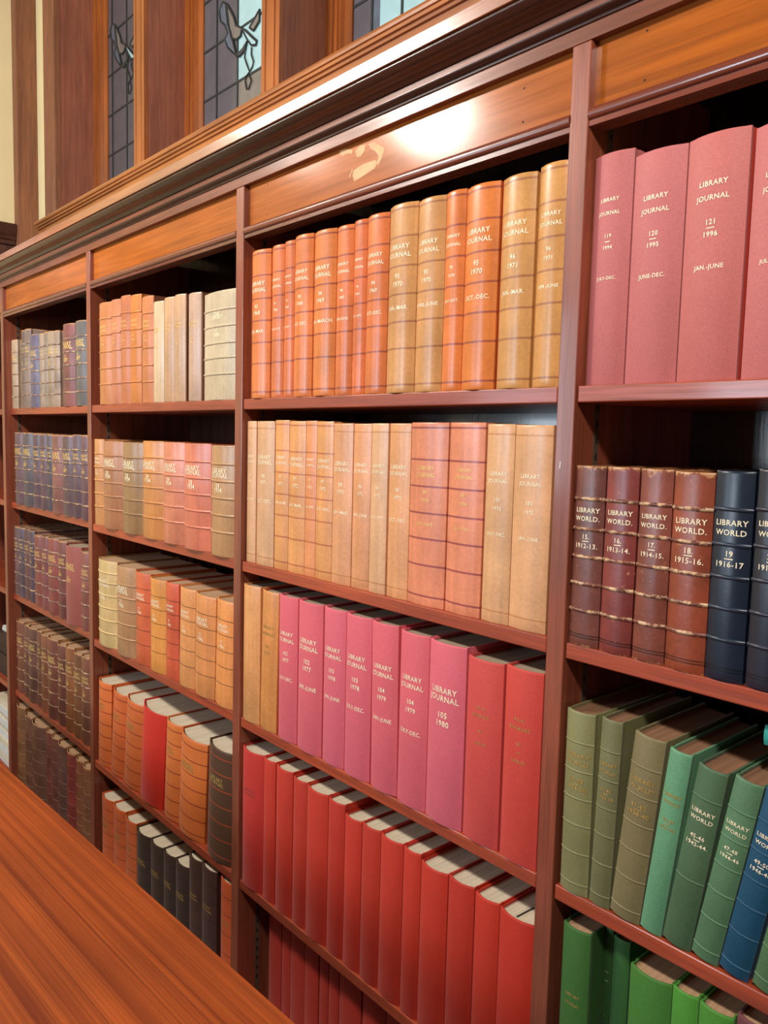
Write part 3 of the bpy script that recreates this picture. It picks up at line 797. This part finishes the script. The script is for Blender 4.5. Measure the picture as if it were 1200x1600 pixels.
row(3, 1, [
    B(379.8, 398.3, 658, PT, 'pale tan book lettered Sept', text=V2('96', '1971', 'JULY-SEPT.')),
    B(400, 426.3, 658, PT, 'pale tan book lettered Dec after first', text=V2('96', '1971', 'OCT.-DEC.')),
    B(427.7, 448.6, 656.4, PO, 'light orange ruled book lettered 97 June', text=V2('97', '1972', 'APR.-JUNE'), **ruled),
    B(449, 474.1, 658, PO, 'light orange ruled book lettered 97 Mar', text=V2('97', '1972', 'JAN.-MAR.'), **ruled),
    B(474.5, 491, 657.5, (224, 146, 96), 'narrow light orange ruled book', text=V2('97', '1972', 'JULY-SEPT.'), **ruled),
    B(491.4, 516.4, 658.5, PO, 'light orange ruled book lettered 97 Dec', text=V2('97', '1972', 'OCT.-DEC.'), **ruled),
    B(516.9, 546.6, 661.5, (222, 158, 112), 'pinkish tan book lettered 98 Mar', text=V2('98', '1973', 'JAN.-MAR.')),
    B(547.8, 574.6, 662, (224, 156, 108), 'pinkish tan book lettered 98 June', text=V2('98', '1973', 'APR.-JUNE')),
    B(575, 600.3, 661.5, PT, 'pale tan book lettered 98 Sept', text=V2('98', '1973', 'JULY-SEPT.'), board_col=(204, 110, 70)),
    B(603, 635, 661.5, (222, 158, 108), 'pale tan book lettered 98 Dec', text=V2('98', '1973', 'OCT.-DEC.')),
    B(635.8, 692, 660, PR, 'wide coral book with purple rules, Jan-June', text=V2('99', '1974', 'JAN.-JUNE', .5), gilt=GOLD, lines=r2, line_w=.0018, line_col=(162, 78, 74)),
    B(694.5, 748, 660, PR, 'wide coral book with purple rules, July-Dec', text=V2('99', '1974', 'JULY-DEC.', .5), gilt=GOLD, lines=r2, line_w=.0018, line_col=(162, 78, 74)),
    B(751, 793, 662.5, (218, 166, 118), 'tan book lettered 100 1975 July-Dec', text=V2('100', '1975', 'JULY-DEC.', .74)),
    B(793.8, 851, 664, (219, 165, 118), 'tan book lettered 100 1975 Jan-June', text=V2('100', '1975', 'JAN.-JUNE', .60))], style=sty, Y=0.014)
V3 = lambda n, y, d, fr=.78: title('LIBRARY', 'JOURNAL', .745, .70, fr, n, y, d, .61, .563, .435)
PK = (222, 100, 112)
sty = dict(kind='cloth', bulge=.12, gilt=GILT_W, pages='grey')
row(3, 2, [
    B(376.3, 404.3, 915, (226, 160, 100), 'faded tan book beside the upright', kind='calf', gilt=GILT_D, text=None, xt=380.6),
    B(405.5, 430.2, 924, (224, 150, 84), 'faded orange-tan book with dim title', kind='calf', gilt=GILT_D, text=V3('101', '1976', None), xt=410.2, board_col=(196, 84, 50)),
    B(434, 462.5, 932, PK, 'pink-red book lettered 102 1977 Dec', text=V3('102', '1977', 'JULY-DEC.'), xt=436.5),
    B(463.8, 501, 942, PK, 'pink-red book lettered 102 1977 June', text=V3('102', '1977', 'JAN.-JUNE'), xt=467),
    B(503, 536.2, 952, (220, 102, 116), 'pink-red book lettered 103 1978 June', text=V3('103', '1978', 'JAN.-JUNE'), xt=507),
    B(537, 576, 963, (220, 100, 114), 'pink-red book lettered 103 1978 Dec', text=V3('103', '1978', 'JULY-DEC.'), xt=541.5),
    B(578.5, 618.7, 976, PK, 'pink-red book lettered 104 1979 June', text=V3('104', '1979', 'JAN.-JUNE'), xt=581.5),
    B(619.5, 662.9, 990, PK, 'pink-red book lettered 104 1979 Dec', text=V3('104', '1979', 'JULY-DEC.')),
    B(663.8, 719.3, 1006, (220, 102, 116), 'wide pink-red book lettered 105 1980', text=V3('105', '1980', None)),
    B(722, 776, 1032, (208, 76, 70), 'red book with dim gilt and stitched head', gilt=GILT_D, text=title('A.L.A.', 'BOOKLIST', .745, .70, .45, '66', '1969-70', None, .62, .55)),
    B(779.6, 836, 1046.5, (208, 70, 58), 'red book lettered 67', gilt=GILT_D, text=title('A.L.A.', 'BOOKLIST', .745, .70, .55, '67', '1970-71', None, .62, .53, dash=True))],
    style=sty, Y=0.008)
RD = (196, 49, 27)
sty = dict(kind='cloth', bulge=.13, pages='white', text=None)
row(3, 3, [
    B(378.3, 411.6, 1174, (194, 44, 34), 'crimson book with faint stamped title', text=title('LIBRARY', 'JOURNAL', .72, .69, .5), gilt=cover_mat((170, 70, 60), 'cloth')),
    B(412, 430, 1188, RD, 'narrow red cloth book, white page top'),
    B(431.7, 457, 1202, RD, 'red cloth book after narrow one'),
    B(458.2, 479.3, 1219, (190, 49, 27), 'narrow plain red cloth book'),
    B(479.7, 512.2, 1236, RD, 'plain red cloth book'),
    B(513, 538.4, 1253, (190, 45, 25), 'plain red cloth book, notched page top'),
    B(539, 564.8, 1279, RD, 'shorter plain red cloth book'),
    B(565.8, 594.4, 1293, (188, 47, 26), 'plain red cloth book with smooth spine'),
    B(595, 629.6, 1312, (194, 49, 28), 'broad plain red cloth book'),
    B(630.5, 657.2, 1330, RD, 'plain red cloth book in the middle run'),
    B(658, 699.6, 1357.5, RD, 'broad red cloth book with pale page top'),
    B(701, 741, 1379, (188, 45, 25), 'broad plain red cloth book toward right'),
    B(742.5, 780.2, 1405, RD, 'plain red cloth book before the last'),
    B(781, 838, 1435, (192, 45, 24), 'widest red cloth book, black marker in pages')], style=sty, ref='top', Y=0.010, h=.332)
sty = dict(kind='cloth', bulge=.10, pages='white', text=None)
row(3, 4, [B(a, c, 1440, (172, 44, 26), dsc) for a, c, dsc in [
    (420.5, 440, 'red cloth book beside dark gap'), (441, 454, 'thin red cloth book'), (454.4, 476.5, 'red cloth book under shelf shadow'),
    (476.9, 498, 'red cloth book with upright shadow edge'), (500, 513.5, 'slim dark red cloth book'), (514.5, 530, 'slim red cloth book'),
    (531, 565, 'broad red cloth book half in shadow'), (567.5, 603, 'red cloth book near the shelf edge'), (604, 640, 'red cloth book at lower frame edge')]],
    style=dict(sty, hfix=.35), ref='top', Y=0.07, h=.345)

# --- rightmost bay
V5 = lambda n, y, d, fr=.54: title('LIBRARY', 'JOURNAL', .80, .743, fr, n, y, d, .645, .596, .465, dash=True)
sty = dict(kind='cloth', bulge=.14, gilt=GILT_W, pages='white')
RS = (188, 104, 102)
row(4, 0, [
    B(912, 972.8, 237, RS, 'rose-red book lettered 119 1994', text=V5('119', '1994', 'JULY-DEC.')),
    B(974.5, 1054, 231.5, RS, 'rose-red book lettered 120 1995', text=V5('120', '1995', 'JUNE-DEC.')),
    B(1055.5, 1149, 205, (190, 104, 98), 'tall rose-red book lettered 121 1996', text=V5('121', '1996', 'JAN.-JUNE'), board_col=(190, 60, 46)),
    B(1156, 1246, 185, (190, 106, 102), 'rose-red book cut by the photo edge', text=V5('121', '1996', 'JULY-DEC.'))], style=sty, Y=0.02)
wb5 = (.20, .35, .50, .654, .82)
VW = lambda n, y, fr=.8, **k: title('LIBRARY', 'WORLD.', .758, .712, fr, n, y, None, .612, .562, dash=True, **k)
sty = dict(kind='worn', bulge=.13, bands=wb5, lines=(.05, .065), gilt=GILT_W, pages='brown', band_w=.003, band_col=(120, 66, 50))
row(4, 1, [
    B(881, 933, 728, (116, 66, 56), 'worn maroon leather book lettered 15 1912-13', text=VW('15.', '1912-13.')),
    B(934.8, 983.5, 730, (132, 58, 52), 'worn red leather book lettered 16 1913-14', text=VW('16.', '1913-14.')),
    B(986, 1035.6, 733, (126, 66, 52), 'worn brown leather book lettered 17 1914-15', text=VW('17.', '1914-15.')),
    B(1037, 1098.5, 737.7, (143, 67, 42), 'worn russet leather book lettered 18 1915-16', text=VW('18.', '1915-16.')),
    B(1099.4, 1159, 736, (22, 34, 50), 'navy leather book lettered 19 1916-17', kind='calf', band_col=(40, 50, 64), text=title('LIBRARY', 'WORLD', .758, .712, .82, '19', '1916-17', None, .612, .562, dash=True)),
    B(1163, 1224, 734, (32, 34, 46), 'dark slate leather book lettered 20 1917', kind='calf', band_col=(50, 50, 62), text=title('LIBRARY', 'WORLD', .758, .712, .8, '20', '1917-18', None, .612, .562, dash=True))],
    style=sty, Y=0.008, D=.19)
VG = lambda n, y, fr=.8: title('LIBRARY', 'WORLD', .765, .725, fr, n, y, None, .63, .588, dash=True)
gb = (.06, .23, .385, .53, .68, .835)
sty = dict(kind='buckram', bulge=.15, bands=gb, gilt=GILT_D, pages='brown', band_w=.0016)
row(4, 2, [
    B(874, 917, 1113.6, (136, 134, 88), 'olive green book lettered 1934-36', text=VG('37-38', '1934-36'), xt=886),
    B(918.8, 950.5, 1124, (116, 116, 78), 'grey-olive book lettered 39-40', text=VG('39-40', '1936-38'), xt=940),
    B(951, 997.5, 1144.5, (128, 118, 80), 'brownish olive book lettered 41-42', text=VG('41-42', '1938-40'), xt=991.6),
    B(998, 1031.5, 1165, (100, 156, 116), 'mint green book lettered 43-44', bands=(), text=VG('43-44', '1941-42'), xt=1046),
    B(1032.5, 1076.5, 1189, (78, 108, 76), 'dark green book lettered 45-46', bands=(.835, .385), gilt=GILT_W, text=VG('45-46', '1942-44.'), xt=1090.5),
    B(1077, 1119.5, 1203, (86, 126, 90), 'mid green book lettered 47-48', gilt=GILT_W, text=VG('47-48', '1944-46'), xt=1148),
    B(1120, 1167, 1222, (24, 78, 106), 'petrol blue book lettered 49-50', gilt=GILT_W, text=VG('49-50', '1946-48'), xt=1196),
    B(1172, 1216, 1248, (84, 118, 78), 'sage green book at the photo edge', text=None, xt=1250)], style=sty, Y=0.008, D=.2)
sty = dict(kind='cloth', bulge=.13, gilt=GILT_D, pages='tan', text=None)
row(4, 4 - 1, [
    B(877.5, 920, 1452, (58, 104, 42), 'bright green book with faint gilt', text=title('LIBRARY', 'WORLD', .70, .66, .5, '72', '1970', None, .53, .49), board_col=(44, 84, 34)),
    B(932, 955, 1456, (44, 86, 40), 'dark green book set back', text=title('LIBRARY', 'WORLD', .80, .76, .5, '74', '1972', None, .60, .54), Y=.05, gilt=GILT_W, hfix=.365),
    B(955.5, 981, 1462, (50, 96, 42), 'green book set back under shelf', Y=.045, hfix=.36),
    B(981.5, 1046.3, 1526, (66, 120, 44), 'wide bright green book with page marker', board_col=(52, 110, 40)),
    B(1047, 1087.5, 1552, (74, 142, 46), 'vivid green book with pale page top'),
    B(1088.5, 1142, 1581, (72, 136, 44), 'vivid green book near lower frame edge'),
    B(1146, 1200, 1600, (110, 56, 60), 'purplish brown book at lower frame corner')], style=sty, ref='top', h=.30, Y=0.012)

# ------------------------------------------------------------------ things lying about
# pile of papers and a few dark folders in the half-seen bay beyond the leftmost upright
def sheets(name, x0, x1, y0, y1, z, n, dz, label, cat, mats, group=None):
    root = empty(name, ((x0 + x1) / 2, (y0 + y1) / 2, z), label, cat, group)
    for k in range(n):
        m = MB(); j = lambda: random.uniform(-.008, .008)
        ax, bx, ay, by = (x0 - x1) / 2 + j(), (x1 - x0) / 2 + j(), (y0 - y1) / 2 + j(), (y1 - y0) / 2 + j()
        m.box((ax, ay, k * dz), (bx, by, (k + 1) * dz - .0006))
        m.build('sheaf', mats[k % len(mats)], root)
    return root
FOLDER = plain('dark_folder', (58, 34, 28), 0.6)
sheets('paper_pile', -3.86, -3.59, 0.03, 0.25, ST[4] + .0005, 10, .030, 'pile of white papers left of the leftmost bay, bottom shelf', 'papers', [PAPER, PAGES['white']])
sheets('folder_pile', -3.86, -3.59, 0.04, 0.27, ST[3] + .0005, 4, .05, 'dark folder pile left of the leftmost bay, fourth shelf', 'folders', [FOLDER])
sheets('paper_bundle', -3.82, -3.60, 0.05, 0.26, ST[3] + .2006, 2, .012, 'loose white papers on the dark folder pile', 'papers', [PAPER])

# reading table in front of the case
tz = EYE - 0.85
ang = math.atan2(0.0598, 1.228)
tab = empty('reading_table', (-1.7, -0.79, 0.0), 'long polished wooden reading table in front of the bookcase', 'table')
tab.rotation_euler = (0, 0, -ang * -1)
# far edge passes through (-0.89,-0.365) and (-2.12,-0.428)
e0 = Vector((-0.8882, -0.3665, 0)); dirv = Vector((math.cos(ang), math.sin(ang), 0)); nrm = Vector((math.sin(ang), -math.cos(ang), 0))
cen = e0 - dirv * 0.75 + nrm * 0.42
tab.location = (cen.x, cen.y, 0)
L, Wd = 1.62, 0.42
m = MB(); m.box((-L, -Wd, tz - .032), (L - .12, Wd, tz)); m.build('tabletop', W_TABLE, tab, bevel=0.003)
m = MB(); m.box((-L + .1, -Wd + .07, tz - .12), (L - .22, -Wd + .09, tz - .0325)); m.box((-L + .1, Wd - .09, tz - .12), (L - .22, Wd - .07, tz - .0325))
m.box((-L + .1, -Wd + .0905, tz - .12), (-L + .12, Wd - .0905, tz - .0325)); m.box((L - .24, -Wd + .0905, tz - .12), (L - .22, Wd - .0905, tz - .0325)); m.build('apron', W_TABLE, tab)
for sx in (-L + .10, L - .28):
    for sy in (-Wd + .092, Wd - .152):
        m = MB(); m.box((sx + .022, sy, 0), (sx + .082, sy + .06, tz - .0325)); m.build('leg', W_TABLE, tab, bevel=0.004)

def on_level(px, py, z):
    d = ray(px, py); k = (z - EYE) / d.z
    return Vector((d.x * k, -1 + d.y * k, z))
# turquoise book lying across the heads of the green books, at the photo's right edge
X0 = x_at(1194.5, 0.03, EYE - .37)
zt = z_at(1163, X0, 0.03)
r = make_book('book', 0.026, 0.21, 0.15, .004, (40, 150, 140), 'cloth', 'tan')
r.rotation_euler = (0, math.pi / 2, 0); r.location = (X0, 0.03, zt + .013)
tag(r, 'turquoise book lying flat over green books, third shelf, right photo edge', 'book')
# slips left between the pages
zb = 0.8090
a_, b_ = on_level(807.5, 1433, zb + .0012), on_level(834, 1419, zb + .0012)
m = MB(); dv = (b_ - a_); nv = Vector((-dv.y, dv.x, 0)).normalized() * .0011
m.add([tuple(v) for v in (a_ - nv, b_ - nv, b_ + nv, a_ + nv)] + [tuple(v + Vector((0, 0, .0012))) for v in (a_ - nv, b_ - nv, b_ + nv, a_ + nv)],
      [(3, 2, 1, 0), (4, 5, 6, 7), (0, 1, 5, 4), (1, 2, 6, 5), (2, 3, 7, 6), (3, 0, 4, 7)])
o = m.build('bookmark', MARKER); tag(o, 'thin black bookmark on page top of the widest red book', 'bookmark')
